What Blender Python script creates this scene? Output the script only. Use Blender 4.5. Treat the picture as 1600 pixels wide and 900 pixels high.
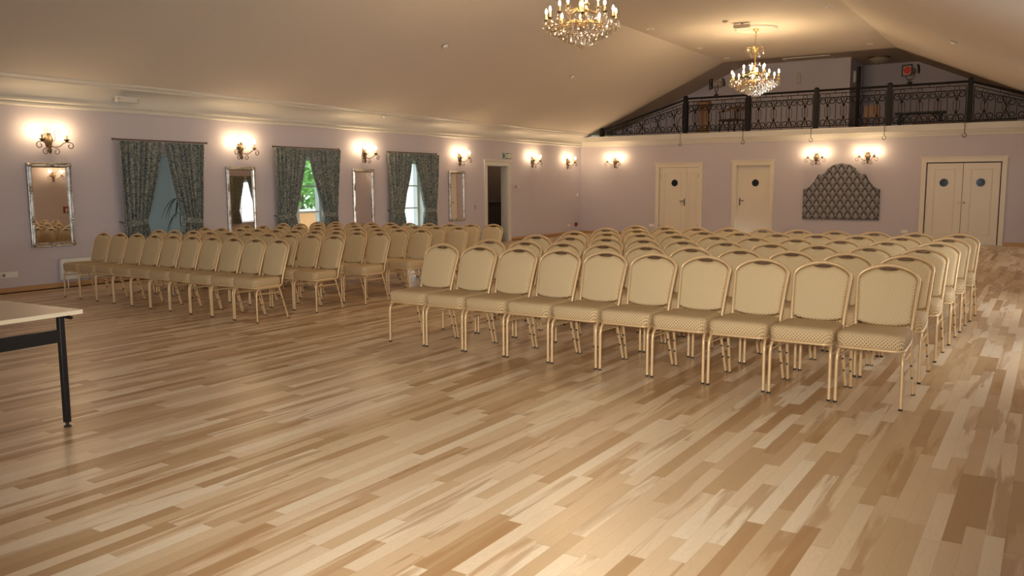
import bpy, bmesh, math, random
from mathutils import Vector, Matrix
PI = math.pi
for o in list(bpy.data.objects): bpy.data.objects.remove(o)
S = bpy.context.scene
C = S.collection

# ---------------------------------------------------------------- camera, world, lights, exposure
YAW, PITCH, ROLL = 0.56916630, 0.12101727, -0.00444045
CAMX, CAMZ, FPX = 12.474, 1.5, 1318.075
fw = Vector((-math.sin(YAW)*math.cos(PITCH), math.cos(YAW)*math.cos(PITCH), -math.sin(PITCH)))
rt = fw.cross(Vector((0, 0, 1))).normalized(); up = rt.cross(fw)
r2 = math.cos(ROLL)*rt + math.sin(ROLL)*up; u2 = -math.sin(ROLL)*rt + math.cos(ROLL)*up
cd = bpy.data.cameras.new('camera'); cam = bpy.data.objects.new('camera', cd); C.objects.link(cam)
cd.sensor_width = 36; cd.lens = FPX/1600*36; cd.clip_end = 200
cam.matrix_world = Matrix(((r2.x, u2.x, -fw.x, CAMX), (r2.y, u2.y, -fw.y, 0), (r2.z, u2.z, -fw.z, CAMZ), (0, 0, 0, 1)))
S.camera = cam
S.view_settings.view_transform = 'Standard'; S.view_settings.look = 'None'
S.view_settings.gamma = 1; S.view_settings.use_curve_mapping = False
S.view_settings.exposure = 0.40

BULB, SCONCE = 425.0, 215.0   # radiance of a chandelier bulb and of a wall-lamp bulb
BULBCOL = (1.0, 0.71, 0.40)
REAR_W, SIDE_W, FLASH_W = 16.0, (24.0, 24.0, 2.0, 3.0), 1060.0   # watts per added rear window, per daylit side window, and of the flash
DAY = (0.93, 0.96, 1.0)

w = bpy.data.worlds.new('sky'); S.world = w; w.use_nodes = True
wn = w.node_tree.nodes; bg = wn['Background']
bg.inputs[0].default_value = (0.80, 0.90, 1.0, 1); bg.inputs[1].default_value = 3.6

def area(name, loc, target, sx, sy, watts, col=DAY):
    l = bpy.data.lights.new(name, 'AREA'); l.shape = 'RECTANGLE'; l.size = sx; l.size_y = sy
    l.energy = watts; l.color = col
    o = bpy.data.objects.new(name, l); C.objects.link(o); o.location = loc
    o.rotation_euler = (Vector(target)-Vector(loc)).to_track_quat('-Z', 'Y').to_euler()
    return o
RW = 13.35             # right wall x
RWIN = [8.4, 11.6, 18.0, 21.6]      # right wall window centres (y)
REARWIN_ADDED = [5.6, 8.4]        # centres (x) of unseen rear windows, added for fill light
for x in REARWIN_ADDED: area('rear_fill_light', (x, -3.02, 1.35), (x, 10, 1.1), 1.25, 1.9, REAR_W)
for y, q in zip(RWIN, SIDE_W): area('daylight_side', (RW+0.03, y, 1.25), (0, y, 2.4), 1.2, 1.5, q)

fl = bpy.data.lights.new('camera_flash', 'SPOT'); fl.energy = FLASH_W; fl.spot_size = math.radians(80); fl.spot_blend = 1.0; fl.shadow_soft_size = .12; fl.color = (1., .96, .90)
fo = bpy.data.objects.new('camera_flash', fl); C.objects.link(fo); fo.location = (12.42, -.10, 1.68); fo.rotation_euler = (fw).to_track_quat('-Z', 'Y').to_euler()   # the photographer's own flash, just above the lens

# ---------------------------------------------------------------- materials
def mat(name, col=(.5, .5, .5), rough=.5, metal=0., spec=.5, emis=None, es=0.):
    m = bpy.data.materials.new(name); m.use_nodes = True
    b = m.node_tree.nodes['Principled BSDF']
    b.inputs['Base Color'].default_value = (*col, 1); b.inputs['Roughness'].default_value = rough
    b.inputs['Metallic'].default_value = metal; b.inputs['Specular IOR Level'].default_value = spec
    if emis: b.inputs['Emission Color'].default_value = (*emis, 1); b.inputs['Emission Strength'].default_value = es
    return m
class N:
    """tiny node-graph helper"""
    def __init__(s, m): s.t = m.node_tree; s.b = s.t.nodes['Principled BSDF']
    def n(s, typ, ins=None, **kw):
        nd = s.t.nodes.new(typ)
        for k, v in kw.items(): setattr(nd, k, v)
        if ins:
            for k, v in ins.items(): s.set(nd.inputs[k], v)
        return nd
    def set(s, inp, v):
        if isinstance(v, bpy.types.NodeSocket): s.t.links.new(v, inp)
        else: inp.default_value = v
    def math(s, op, a, b=0., c=0.):
        return s.n('ShaderNodeMath', {0: a, 1: b, 2: c}, operation=op).outputs[0]
    def co(s, which='Object'): return s.n('ShaderNodeTexCoord').outputs[which]
    def sep(s, v):
        q = s.n('ShaderNodeSeparateXYZ', {0: v}); return q.outputs[0], q.outputs[1], q.outputs[2]
    def comb(s, x, y, z=0.): return s.n('ShaderNodeCombineXYZ', {0: x, 1: y, 2: z}).outputs[0]
    def noise(s, v, scale, detail=2., dist=0., rough=.5):
        return s.n('ShaderNodeTexNoise', {'Vector': v, 'Scale': scale, 'Detail': detail, 'Distortion': dist, 'Roughness': rough}).outputs[0]
    def ramp(s, f, stops, interp='LINEAR'):
        r = s.n('ShaderNodeValToRGB', {0: f}); cr = r.color_ramp; cr.interpolation = interp
        while len(cr.elements) < len(stops): cr.elements.new(.5)
        for e, (p, c) in zip(cr.elements, stops): e.position = p; e.color = (*c, 1) if len(c) == 3 else c
        return r.outputs[0]
    def mix(s, f, a, b, blend='MIX'):
        q = s.n('ShaderNodeMix', data_type='RGBA', blend_type=blend)
        s.set(q.inputs[0], f)
        for i, v in ((6, a), (7, b)):
            if isinstance(v, tuple) and len(v) == 3: v = (*v, 1)
            s.set(q.inputs[i], v)
        return q.outputs[2]
    def white(s, v, dim='3D', out=0):
        nd = s.n('ShaderNodeTexWhiteNoise', noise_dimensions=dim)
        s.set(nd.inputs['W'] if dim == '1D' else nd.inputs['Vector'], v); return nd.outputs[out]
    def bump(s, h, strength=.2, dist=.01):
        s.t.links.new(s.n('ShaderNodeBump', {'Height': h, 'Strength': strength, 'Distance': dist}).outputs[0], s.b.inputs['Normal'])
    def col(s, v): s.t.links.new(v, s.b.inputs['Base Color'])

M = {}
def plaster(name, c1, c2, rough=.75):
    m = mat(name, c1, rough); g = N(m); co = g.co()
    g.col(g.mix(g.noise(co, .8, 3.), c1, c2)); g.bump(g.noise(co, 90., 2.), .05, .003); return m
M['lilac'] = plaster('lilac_wall_paint', (.53, .485, .525), (.555, .51, .55))
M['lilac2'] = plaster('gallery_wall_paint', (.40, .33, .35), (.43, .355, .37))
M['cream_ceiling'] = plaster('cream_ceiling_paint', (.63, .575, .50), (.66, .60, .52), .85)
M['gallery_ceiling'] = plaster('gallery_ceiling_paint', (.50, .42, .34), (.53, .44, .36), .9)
M['white'] = plaster('white_moulding_paint', (.64, .615, .56), (.66, .635, .58), .45)
M['door_white'] = plaster('cream_door_lacquer', (.72, .65, .53), (.74, .67, .55), .35)
M['blue'] = plaster('blue_porch_paint', (.47, .52, .50), (.49, .54, .52))
M['pvc'] = mat('white_plastic', (.80, .78, .72), .4)
M['pvc_warm'] = mat('cream_plastic', (.55, .47, .36), .45)
M['grey'] = mat('grey_plastic', (.25, .24, .22), .5)
M['rad'] = mat('radiator_enamel', (.80, .79, .75), .35)
M['black'] = mat('black_metal', (.012, .012, .013), .42, .3)
M['iron'] = mat('wrought_iron', (.010, .009, .010), .55, 0., .25)
M['rubber'] = mat('black_rubber', (.02, .018, .016), .6)
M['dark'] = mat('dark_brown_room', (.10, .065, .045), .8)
M['red'] = mat('red_plastic', (.22, .02, .015), .45)
M['redlens'] = mat('red_lens', (.28, .01, .015), .15)
M['steel'] = mat('steel', (.62, .60, .56), .28, 1.)
M['brass'] = mat('aged_brass', (.50, .33, .13), .32, 1.)
M['bronze'] = mat('antique_bronze', (.17, .12, .07), .42, .8)
M['gold_plaster'] = mat('candle_sleeve', (.80, .58, .25), .5)
M['gold'] = mat('gold_powder_coated_tube', (.66, .455, .235), .33, .22)
M['grip'] = mat('dark_brown_grip', (.13, .07, .035), .5)
M['handle'] = mat('dark_steel', (.22, .21, .20), .3, .8)
M['laminate'] = mat('beige_laminate', (.62, .48, .34), .35)
M['edge'] = mat('cream_table_edging', (.80, .72, .52), .45)
M['green'] = mat('exit_green', (.01, .10, .05), .4)
M['signwhite'] = mat('sign_white', (.75, .78, .70), .4)
M['can'] = mat('lamp_housing', (.30, .27, .24), .45, .4)
M['leaf'] = mat('dark_leaf', (.008, .016, .014), .5)
M['pot'] = mat('terracotta_pot', (.22, .09, .05), .8)
M['bark'] = mat('tree_bark', (.10, .07, .05), .9)
M['foliage'] = mat('tree_foliage', (.16, .33, .07), .7)
M['orange'] = mat('orange_brick', (.55, .24, .10), .8)
M['grass'] = mat('lawn', (.12, .25, .05), .9)
M['mirror'] = mat('mirror_glass', (.80, .76, .72), .015, 1.)
M['opal'] = mat('opal_glass', (.42, .37, .28), .3)
M['porthole'] = mat('dark_porthole_glass', (.018, .022, .032), .08, 0., .35)
M['bulb'] = mat('lit_candle_bulb', (1, .9, .7), .3, 0, .5, BULBCOL, BULB)
M['bulb_wall'] = mat('lit_wall_lamp_bulb', (1, .9, .7), .3, 0, .5, BULBCOL, SCONCE)

def wood(name, c1, c2, scale=1., axis=1, rough=.4):
    m = mat(name, c1, rough); g = N(m); x, y, z = g.sep(g.co())
    s = [30*scale]*3; s[axis] = 2.5*scale
    v = g.comb(g.math('MULTIPLY', x, s[0]), g.math('MULTIPLY', y, s[1]), g.math('MULTIPLY', z, s[2]))
    g.col(g.mix(g.noise(v, 1., 4., .8), c1, c2)); return m
M['base_wood'] = wood('oak_baseboard', (.40, .22, .10), (.55, .33, .16))
M['chest_wood'] = wood('orange_stained_wood', (.34, .16, .045), (.22, .10, .03), 1., 2)
M['dark_wood'] = wood('dark_stained_wood', (.10, .05, .025), (.05, .025, .012), 1., 2)
M['rod'] = wood('curtain_rod_wood', (.16, .10, .06), (.10, .06, .04))

# parquet of narrow ash strips running along Y
def parquet():
    m = mat('ash_parquet', (.6, .45, .3), .35); g = N(m); x, y, z = g.sep(g.co())
    W = .076
    u = g.math('DIVIDE', x, W); row = g.math('FLOOR', u)
    rn = g.white(row, '1D'); rn2 = g.white(g.math('ADD', row, 71.3), '1D')
    ln = g.math('MULTIPLY_ADD', rn2, .45, .62)
    v = g.math('ADD', g.math('DIVIDE', y, ln), g.math('MULTIPLY', rn, 37.)); cell = g.math('FLOOR', v)
    cid = g.comb(row, cell, 3.7)
    a = g.white(cid, '3D'); b = g.white(g.comb(row, cell, 11.1), '3D'); c = g.white(g.comb(row, cell, 23.9), '3D')
    tone = g.ramp(a, [(0., (.42, .24, .105)), (.12, (.53, .345, .175)), (.40, (.67, .48, .285)), (.72, (.78, .60, .395)), (1., (.85, .71, .51))])
    # heartwood figure: broad, long streaks whose place differs in each strip
    off = g.math('MULTIPLY', a, 90.)
    hv = g.comb(g.math('ADD', g.math('MULTIPLY', x, 13.), off), g.math('ADD', g.math('MULTIPLY', y, 1.1), g.math('MULTIPLY', b, 55.)), off)
    hn = g.noise(hv, 1., 3., .5)
    amt = g.math('MULTIPLY', g.math('SMOOTHSTEP' if False else 'GREATER_THAN', c, .45), 1.)
    heart = g.ramp(hn, [(.50, (0, 0, 0)), (.60, (1, 1, 1))])
    hf = g.math('MULTIPLY', g.math('MULTIPLY', heart, amt), .62)
    col = g.mix(hf, tone, (.38, .19, .065))
    # cathedral grain rings and fine fibre
    gv = g.comb(g.math('ADD', g.math('MULTIPLY', x, 26.), off), g.math('MULTIPLY', y, 2.2), off)
    gr = g.noise(gv, 1., 2., 1.4)
    rings = g.math('ABSOLUTE', g.math('SINE', g.math('MULTIPLY', gr, 42.)))
    col = g.mix(g.math('MULTIPLY', g.math('POWER', rings, 3.), .13), col, (.36, .22, .12))
    fv = g.comb(g.math('MULTIPLY', x, 320.), g.math('MULTIPLY', y, 9.), off)
    fib = g.noise(fv, 1., 2.)
    col = g.mix(g.math('MULTIPLY', fib, .22), col, (.44, .29, .165))
    # hairline joints
    fu = g.math('FRACT', u); fvv = g.math('FRACT', v)
    j1 = g.math('LESS_THAN', fu, .018); j2 = g.math('LESS_THAN', fvv, .004)
    jt = g.math('MAXIMUM', j1, j2)
    col = g.mix(g.math('MULTIPLY', jt, .35), col, (.20, .12, .06))
    g.col(col)
    g.set(g.b.inputs['Roughness'], g.math('MULTIPLY_ADD', g.noise(g.comb(x, y, 0.), 5., 3.), .16, .25))
    g.b.inputs['Specular IOR Level'].default_value = .42
    return m
M['parquet'] = parquet()

def check_fabric(name, c1, c2):
    m = mat(name, c1, .85, 0, .2); g = N(m)
    tc = g.n('ShaderNodeTexCoord'); x, y, z = g.sep(tc.outputs['Object']); nx, ny, nz = g.sep(tc.outputs['Normal'])
    side = g.math('GREATER_THAN', g.math('ABSOLUTE', nx), .75)
    u = g.math('ADD', g.math('MULTIPLY', x, g.math('SUBTRACT', 1., side)), g.math('MULTIPLY', y, side))
    v = g.math('ADD', z, g.math('MULTIPLY', y, g.math('SUBTRACT', 1., side)))
    k = 2*PI/.024
    p = g.math('MULTIPLY', g.math('SINE', g.math('MULTIPLY', u, k)), g.math('SINE', g.math('MULTIPLY', v, k)))
    f = g.math('MINIMUM', g.math('MAXIMUM', g.math('MULTIPLY_ADD', p, 2.2, -.25), 0.), 1.)
    g.col(g.mix(f, c1, c2)); g.bump(p, .1, .001)
    return m
M['fabric'] = check_fabric('checked_beige_seat_fabric', (.60, .44, .245), (.25, .16, .075))
M['fabric_back'] = check_fabric('beige_back_fabric', (.64, .485, .275), (.42, .30, .155))

def curtain_mat():
    m = mat('blue_damask_curtain', (.1, .1, .1), .9, 0, .1); g = N(m); co = g.co()
    n = g.noise(co, 26., 2., 2.6)
    f = g.ramp(n, [(.47, (0, 0, 0)), (.53, (1, 1, 1))])
    n2 = g.noise(co, 4., 2.)
    c = g.mix(f, (.055, .095, .12), (.42, .41, .325))
    g.col(g.mix(g.math('MULTIPLY', n2, .4), c, (.12, .15, .15))); return m
M['curtain'] = curtain_mat()

def damask_panel():
    m = mat('ogee_damask_upholstery', (.2, .2, .2), .7, 0, .3); g = N(m); x, y, z = g.sep(g.co())
    P = .200
    a = g.math('DIVIDE', x, P); b = g.math('DIVIDE', z, P*1.50)
    # two interleaved lattices -> diamond cells
    def cell(da, db):
        fa = g.math('ABSOLUTE', g.math('SUBTRACT', g.math('FRACT', g.math('ADD', a, da)), .5))
        fb0 = g.math('SUBTRACT', g.math('FRACT', g.math('ADD', b, db)), .5)
        return fa, fb0
    fa, fb = cell(0., 0.); ga, gb = cell(.5, .5)
    d1 = g.math('ADD', fa, g.math('ABSOLUTE', fb)); d2 = g.math('ADD', ga, g.math('ABSOLUTE', gb))
    use2 = g.math('LESS_THAN', d2, d1)
    sel = lambda p, q: g.math('ADD', g.math('MULTIPLY', p, g.math('SUBTRACT', 1., use2)), g.math('MULTIPLY', q, use2))
    ca, cb = sel(fa, ga), sel(fb, gb); d = g.math('MINIMUM', d1, d2)
    # dark chevron above, light medallion in the cell, light lattice line
    chev = g.math('ADD', ca, g.math('MULTIPLY', cb, .8))
    dark = g.math('MULTIPLY', g.math('GREATER_THAN', chev, .17), g.math('LESS_THAN', d, .40))
    r = g.math('SQRT', g.math('ADD', g.math('MULTIPLY', ca, ca), g.math('MULTIPLY', g.math('ADD', cb, .05), g.math('MULTIPLY', g.math('ADD', cb, .05), 1.3))))
    med = g.math('LESS_THAN', r, .205)
    petal = g.noise(g.comb(g.math('MULTIPLY', x, 60.), g.math('MULTIPLY', z, 60.), 0.), 1., 1.)
    light = g.mix(g.math('GREATER_THAN', petal, .52), (.33, .33, .345), (.22, .22, .23))
    base = g.mix(dark, (.24, .235, .24), (.06, .05, .055))
    edge = g.math('LESS_THAN', g.math('ABSOLUTE', g.math('SUBTRACT', d, .43)), .035)
    base = g.mix(edge, base, (.17, .155, .15))
    g.col(g.mix(med, base, light)); return m
M['damask'] = damask_panel()

def silver_frame():
    m = mat('worn_silver_leaf', (.55, .53, .48), .3, .9); g = N(m); co = g.co()
    n = g.noise(co, 14., 4., .6)
    g.col(g.ramp(n, [(.30, (.30, .27, .22)), (.5, (.50, .47, .42)), (.7, (.62, .60, .55))])); return m
M['silver'] = silver_frame()

def see_through(name, tint, gloss, rough=.03):
    m = bpy.data.materials.new(name); m.use_nodes = True; t = m.node_tree; t.nodes.clear()
    out = t.nodes.new('ShaderNodeOutputMaterial'); mx = t.nodes.new('ShaderNodeMixShader')
    tr = t.nodes.new('ShaderNodeBsdfTransparent'); tr.inputs[0].default_value = (*tint, 1)
    gl = t.nodes.new('ShaderNodeBsdfGlossy'); gl.inputs['Roughness'].default_value = rough
    mx.inputs[0].default_value = gloss
    t.links.new(tr.outputs[0], mx.inputs[1]); t.links.new(gl.outputs[0], mx.inputs[2]); t.links.new(mx.outputs[0], out.inputs[0]); return m
M['pane'] = see_through('window_glass', (.93, .95, .95), .05)
M['crystal'] = see_through('cut_crystal', (.95, .93, .88), .27, .06)

# ---------------------------------------------------------------- mesh helpers
class MB:
    def __init__(s): s.bm = bmesh.new()
    def face(s, vs):
        try: return s.bm.faces.new(vs)
        except ValueError: return None
    def box(s, x0, x1, y0, y1, z0, z1):
        v = [s.bm.verts.new((x, y, z)) for x in (x0, x1) for y in (y0, y1) for z in (z0, z1)]
        for q in ((0, 1, 3, 2), (4, 6, 7, 5), (0, 4, 5, 1), (2, 3, 7, 6), (0, 2, 6, 4), (1, 5, 7, 3)): s.face([v[i] for i in q])
        return s
    def rings(s, rings, closed=True, cap=True):
        R = [[s.bm.verts.new(p) for p in r] for r in rings]
        n = len(R[0])
        for a, b in zip(R[:-1], R[1:]):
            for i in range(n if closed else n-1): s.face([a[i], a[(i+1) % n], b[(i+1) % n], b[i]])
        if cap and closed: s.face(R[0][::-1]); s.face(R[-1])
        return R
    def tube(s, pts, r, seg=8, closed=False, flat=1.):
        P = [Vector(p) for p in pts]; n = len(P); rs = r if isinstance(r, (list, tuple)) else [r]*n
        T = []
        for i in range(n):
            a = P[(i-1) % n] if (closed or i > 0) else P[i]; b = P[(i+1) % n] if (closed or i < n-1) else P[i]
            d = (b-a); T.append(d.normalized() if d.length > 1e-9 else Vector((0, 0, 1)))
        ref = Vector((0, 0, 1)) if abs(T[0].z) < .9 else Vector((1, 0, 0))
        nr = (ref-T[0]*ref.dot(T[0])).normalized(); rings = []
        for i in range(n):
            nr = (nr-T[i]*nr.dot(T[i])).normalized(); bi = T[i].cross(nr)
            rings.append([P[i]+rs[i]*(math.cos(2*PI*k/seg)*nr+flat*math.sin(2*PI*k/seg)*bi) for k in range(seg)])
        if closed:
            R = [[s.bm.verts.new(p) for p in q] for q in rings]
            for a, b in zip(R, R[1:]+R[:1]):
                # choose the twist that lines up the closing ring
                if b is R[0]:
                    sh = min(range(seg), key=lambda k: (a[0].co-b[k].co).length); b = b[sh:]+b[:sh]
                for i in range(seg): s.face([a[i], a[(i+1) % seg], b[(i+1) % seg], b[i]])
        else: s.rings(rings)
        return s
    def lathe(s, prof, seg=12, c=(0, 0, 0), axis='z'):
        rings = []
        for r, h in prof:
            q = []
            for k in range(seg):
                a = 2*PI*k/seg; x, y = r*math.cos(a), r*math.sin(a)
                q.append((c[0]+x, c[1]+y, c[2]+h) if axis == 'z' else ((c[0]+h, c[1]+x, c[2]+y) if axis == 'x' else (c[0]+x, c[1]-h, c[2]+y)))
            rings.append(q)
        s.rings(rings); return s
    def prism(s, outline, d0, d1, plane='xz'):
        f = {'xz': lambda a, b, d: (a, d, b), 'yz': lambda a, b, d: (d, a, b), 'xy': lambda a, b, d: (a, b, d)}[plane]
        s.rings([[f(a, b, d0) for a, b in outline], [f(a, b, d1) for a, b in outline]]); return s
    def quad(s, *pts): s.face([s.bm.verts.new(p) for p in pts]); return s
    def grid(s, fn, nu, nv):
        V = [[s.bm.verts.new(fn(i/nu, j/nv)) for i in range(nu+1)] for j in range(nv+1)]
        for j in range(nv):
            for i in range(nu): s.face([V[j][i], V[j][i+1], V[j+1][i+1], V[j+1][i]])
        return s
    def build(s, name, m, parent=None, angle=35, bevel=0, fix=True, kind=None, label=None):
        if fix: bmesh.ops.recalc_face_normals(s.bm, faces=s.bm.faces[:])
        me = bpy.data.meshes.new(name); s.bm.to_mesh(me); s.bm.free()
        for p in me.polygons: p.use_smooth = True
        me.set_sharp_from_angle(angle=math.radians(angle))
        me.materials.append(M[m] if isinstance(m, str) else m)
        o = bpy.data.objects.new(name, me); C.objects.link(o)
        if parent: o.parent = parent
        if bevel:
            b = o.modifiers.new('bevel', 'BEVEL'); b.width = bevel; b.segments = 2; b.limit_method = 'ANGLE'
        if kind: o['kind'] = kind
        if label: o['label'] = label
        return o
def bx(*a): return MB().box(*a)
def tag(o, label=None, cat=None, group=None, kind=None):
    if label: o['label'] = label
    if cat: o['category'] = cat
    if group: o['group'] = group
    if kind: o['kind'] = kind
    return o
def empty(name, loc=(0, 0, 0), rz=0., label=None, cat=None, group=None, kind=None):
    o = bpy.data.objects.new(name, None); C.objects.link(o); o.location = loc; o.rotation_euler = (0, 0, rz)
    o.empty_display_size = .1
    return tag(o, label, cat, group, kind)
KIDS = {}
def kids(o):
    if o.name not in KIDS: KIDS[o.name] = list(o.children)
    return KIDS[o.name]
def copy_tree(o, parent=None):
    c = o.copy(); C.objects.link(c)
    if parent: c.parent = parent
    for ch in kids(o): copy_tree(ch, c)
    return c
def arc(cx, cy, r, a0, a1, n): return [(cx+r*math.cos(a0+(a1-a0)*i/n), cy+r*math.sin(a0+(a1-a0)*i/n)) for i in range(n+1)]
def spiral(cx, cz, r0, r1, a0, turns, n=22): return [(cx+(r0+(r1-r0)*i/n)*math.cos(a0+turns*2*PI*i/n), cz+(r0+(r1-r0)*i/n)*math.sin(a0+turns*2*PI*i/n)) for i in range(n+1)]
ORD = ['first', 'second', 'third', 'fourth', 'fifth', 'sixth', 'seventh', 'eighth', 'ninth', 'tenth']

# ---------------------------------------------------------------- the room
D = 23.5; Y0 = -3.0; ZC = 4.9; XA, XB = 4.45, 8.90; WT = .5
bx(-.02, RW+.02, Y0, D+.02, -.12, 0).build('floor', 'parquet', kind='structure')

def wall_x(name, x0, x1, ya, yb, zt, ops, m):
    """wall slab between x0 and x1 running along y, with openings (y0, y1, z0, z1)"""
    b = MB(); y = ya
    for (a, c, z0, z1) in sorted(ops):
        b.box(x0, x1, y, a, 0, zt); b.box(x0, x1, a, c, z1, zt)
        if z0 > 0: b.box(x0, x1, a, c, 0, z0)
        y = c
    b.box(x0, x1, y, yb, 0, zt); return b.build(name, m, kind='structure')
def wall_y(name, y0, y1, xa, xb, zt, ops, m):
    b = MB(); x = xa
    for (a, c, z0, z1) in sorted(ops):
        b.box(x, a, y0, y1, 0, zt); b.box(a, c, y0, y1, z1, zt)
        if z0 > 0: b.box(a, c, y0, y1, 0, z0)
        x = c
    b.box(x, xb, y0, y1, 0, zt); return b.build(name, m, kind='structure')

LW = [8.78, 12.02, 15.24]; HW = .66; WZ0, WZ1 = .5, 2.08
wall_x('wall_left', -WT, 0, Y0, 17.0, 2.95, [(c-HW, c+HW, WZ0, WZ1) for c in LW], 'lilac')
wall_x('wall_left_far', -.2, 0, 17.0, D, 2.95, [(18.30, 19.29, 0, 2.02)], 'lilac')
wall_x('wall_right', RW, RW+WT, Y0, D, 2.95, [(c-.62, c+.62, .5, 2.05) for c in RWIN], 'lilac')
wall_y('wall_rear', Y0-.3, Y0, -WT, RW+WT, 5.1, [(c-.65, c+.65, .4, 2.35) for c in REARWIN_ADDED], 'lilac')
wall_y('wall_back', D, D+.25, 0, RW, 2.93, [(2.62, 3.84, 0, 2.0), (4.92, 5.86, 0, 2.03), (9.74, 11.38, 0, 2.02)], 'lilac')

bx(0, RW, D+.26, D+.36, -.1, 2.79).build('light_block_behind_doors', 'dark', kind='structure')  # unseen dark slab added to stop outside light leaking round the doors
# ceiling: two slopes and a flat strip
b = MB(); prof = [(-.05, 2.88), (XA, ZC), (XB, ZC), (RW+.05, 2.88)]
top = [(x, z+.15) for x, z in prof]
b.rings([[(x, Y0-.1, z) for x, z in prof+top[::-1]], [(x, D+.10, z) for x, z in prof+top[::-1]]])
b.build('ceiling', 'cream_ceiling', angle=5, kind='structure')
# gallery ceiling, set a little higher than the hall's
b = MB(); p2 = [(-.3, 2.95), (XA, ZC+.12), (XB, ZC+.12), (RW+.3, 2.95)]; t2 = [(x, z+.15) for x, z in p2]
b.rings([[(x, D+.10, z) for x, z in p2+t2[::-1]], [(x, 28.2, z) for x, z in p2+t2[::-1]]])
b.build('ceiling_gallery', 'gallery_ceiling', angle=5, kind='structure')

# crown moulding along the side walls, and the cornice under the gallery
def crown(name, side):
    pr = [(0, 2.66), (.035, 2.66), (.045, 2.675), (.045, 2.70), (.03, 2.715), (.05, 2.735), (.075, 2.74), (.075, 2.765), (.06, 2.775)]
    pr += [(.06+.22*(1-math.cos(t*PI/2/8)), 2.785+.20*math.sin(t*PI/2/8)) for t in range(9)]
    pr += [(.30, 2.995), (.30, 3.015), (.33, 3.02), (.35, 3.035), (.365, 3.05), (.365, 3.075), (0, 2.95)]
    f = (lambda x: x) if side < 0 else (lambda x: RW-x)
    b = MB(); b.rings([[(f(x), Y0, z) for x, z in pr], [(f(x), D+.10, z) for x, z in pr]]); b.build(name, 'white', angle=25, kind='structure')
crown('trim_1', -1); crown('trim_2', 1)
pr = [(0, 2.66), (.03, 2.66), (.04, 2.68), (.04, 2.70), (.055, 2.715), (.07, 2.735), (.085, 2.77), (.11, 2.80), (.13, 2.805), (.13, 2.93), (.14, 2.935), (.14, 2.955), (-.02, 2.955)]
b = MB(); b.rings([[(.0, D-x, z) for x, z in pr], [(RW, D-x, z) for x, z in pr]]); b.build('trim_3', 'white', angle=25, kind='structure')

# baseboards
def base_x(name, x0, x1, spans):
    b = MB()
    for a, c in spans: b.box(x0, x1, a, c, 0, .085); b.box(x0 if x0 > 6 else x1-.022, x1 if x0 < 6 else x0+.022, a, c, 0, .02)
    b.build(name, 'base_wood', kind='structure', bevel=.004)
base_x('baseboard_left', 0, .018, [(Y0, 18.16), (19.43, D)])
base_x('baseboard_right', RW-.018, RW, [(Y0, D)])
b = MB()
for a, c in ((0.018, 2.50), (3.96, 4.80), (5.98, 9.60), (11.52, RW-.018)): b.box(a, c, D-.018, D, 0, .085)
b.build('baseboard_back', 'base_wood', kind='structure', bevel=.004)

# ---------------------------------------------------------------- gallery above the back wall
b = bx(0, RW, D-.02, 28.2, 2.80, 2.93); b.build('floor_gallery', 'base_wood', kind='structure')
b = MB()
b.box(-.2, 7.33, 25.5, 25.62, 2.93, 5.1); b.box(7.33, 7.45, 25.5, 27.5, 2.93, 5.1); b.box(7.33, RW+.2, 27.5, 27.62, 2.93, 5.1)
b.build('wall_gallery', 'lilac', kind='structure')
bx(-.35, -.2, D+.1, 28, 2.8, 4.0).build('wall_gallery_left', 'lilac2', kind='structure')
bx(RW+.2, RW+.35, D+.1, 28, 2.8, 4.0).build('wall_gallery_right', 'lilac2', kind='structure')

# ---------------------------------------------------------------- windows in the left wall
def window(name, cy, bars):
    t = empty(name, (-.36, cy, 0), kind='structure')
    hw = HW; b = MB(); f = .065
    for y0, y1, z0, z1 in ((-hw, hw, WZ0, WZ0+f), (-hw, hw, WZ1-f, WZ1), (-hw, -hw+f, WZ0+f, WZ1-f), (hw-f, hw, WZ0+f, WZ1-f)): b.box(-.04, .04, y0, y1, z0, z1)
    b.build('window_frame', 'white', t, bevel=.004)
    if bars:
        b = MB(); b.box(-.03, .03, -.055, .055, WZ0+f, WZ1-f); b.build('meeting_stile', 'white', t, bevel=.004)
        for sx in (-1, 1):
            b = MB()
            for z in (.98, 1.50): b.box(-.018, .018, .055 if sx > 0 else -hw+f, hw-f if sx > 0 else -.055, z-.016, z+.016)
            b.build('glazing_bar', 'white', t)
    bx(-.003, .003, -hw+f, hw-f, WZ0+f, WZ1-f).build('pane', 'pane', t)
    b = MB(); x1 = .359
    b.box(.04, x1, -hw, -hw+.012, WZ0, WZ1); b.box(.04, x1, hw-.012, hw, WZ0, WZ1); b.box(.04, x1, -hw+.012, hw-.012, WZ1-.012, WZ1)
    b.build('reveal', 'white', t)
    bx(.04, .40, -hw+.013, hw-.013, WZ0+.001, WZ0+.03).build('window_sill', 'white', t, bevel=.005)
    return t
window('window_1', LW[0], False); window('window_2', LW[1], True); window('window_3', LW[2], True)
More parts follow.
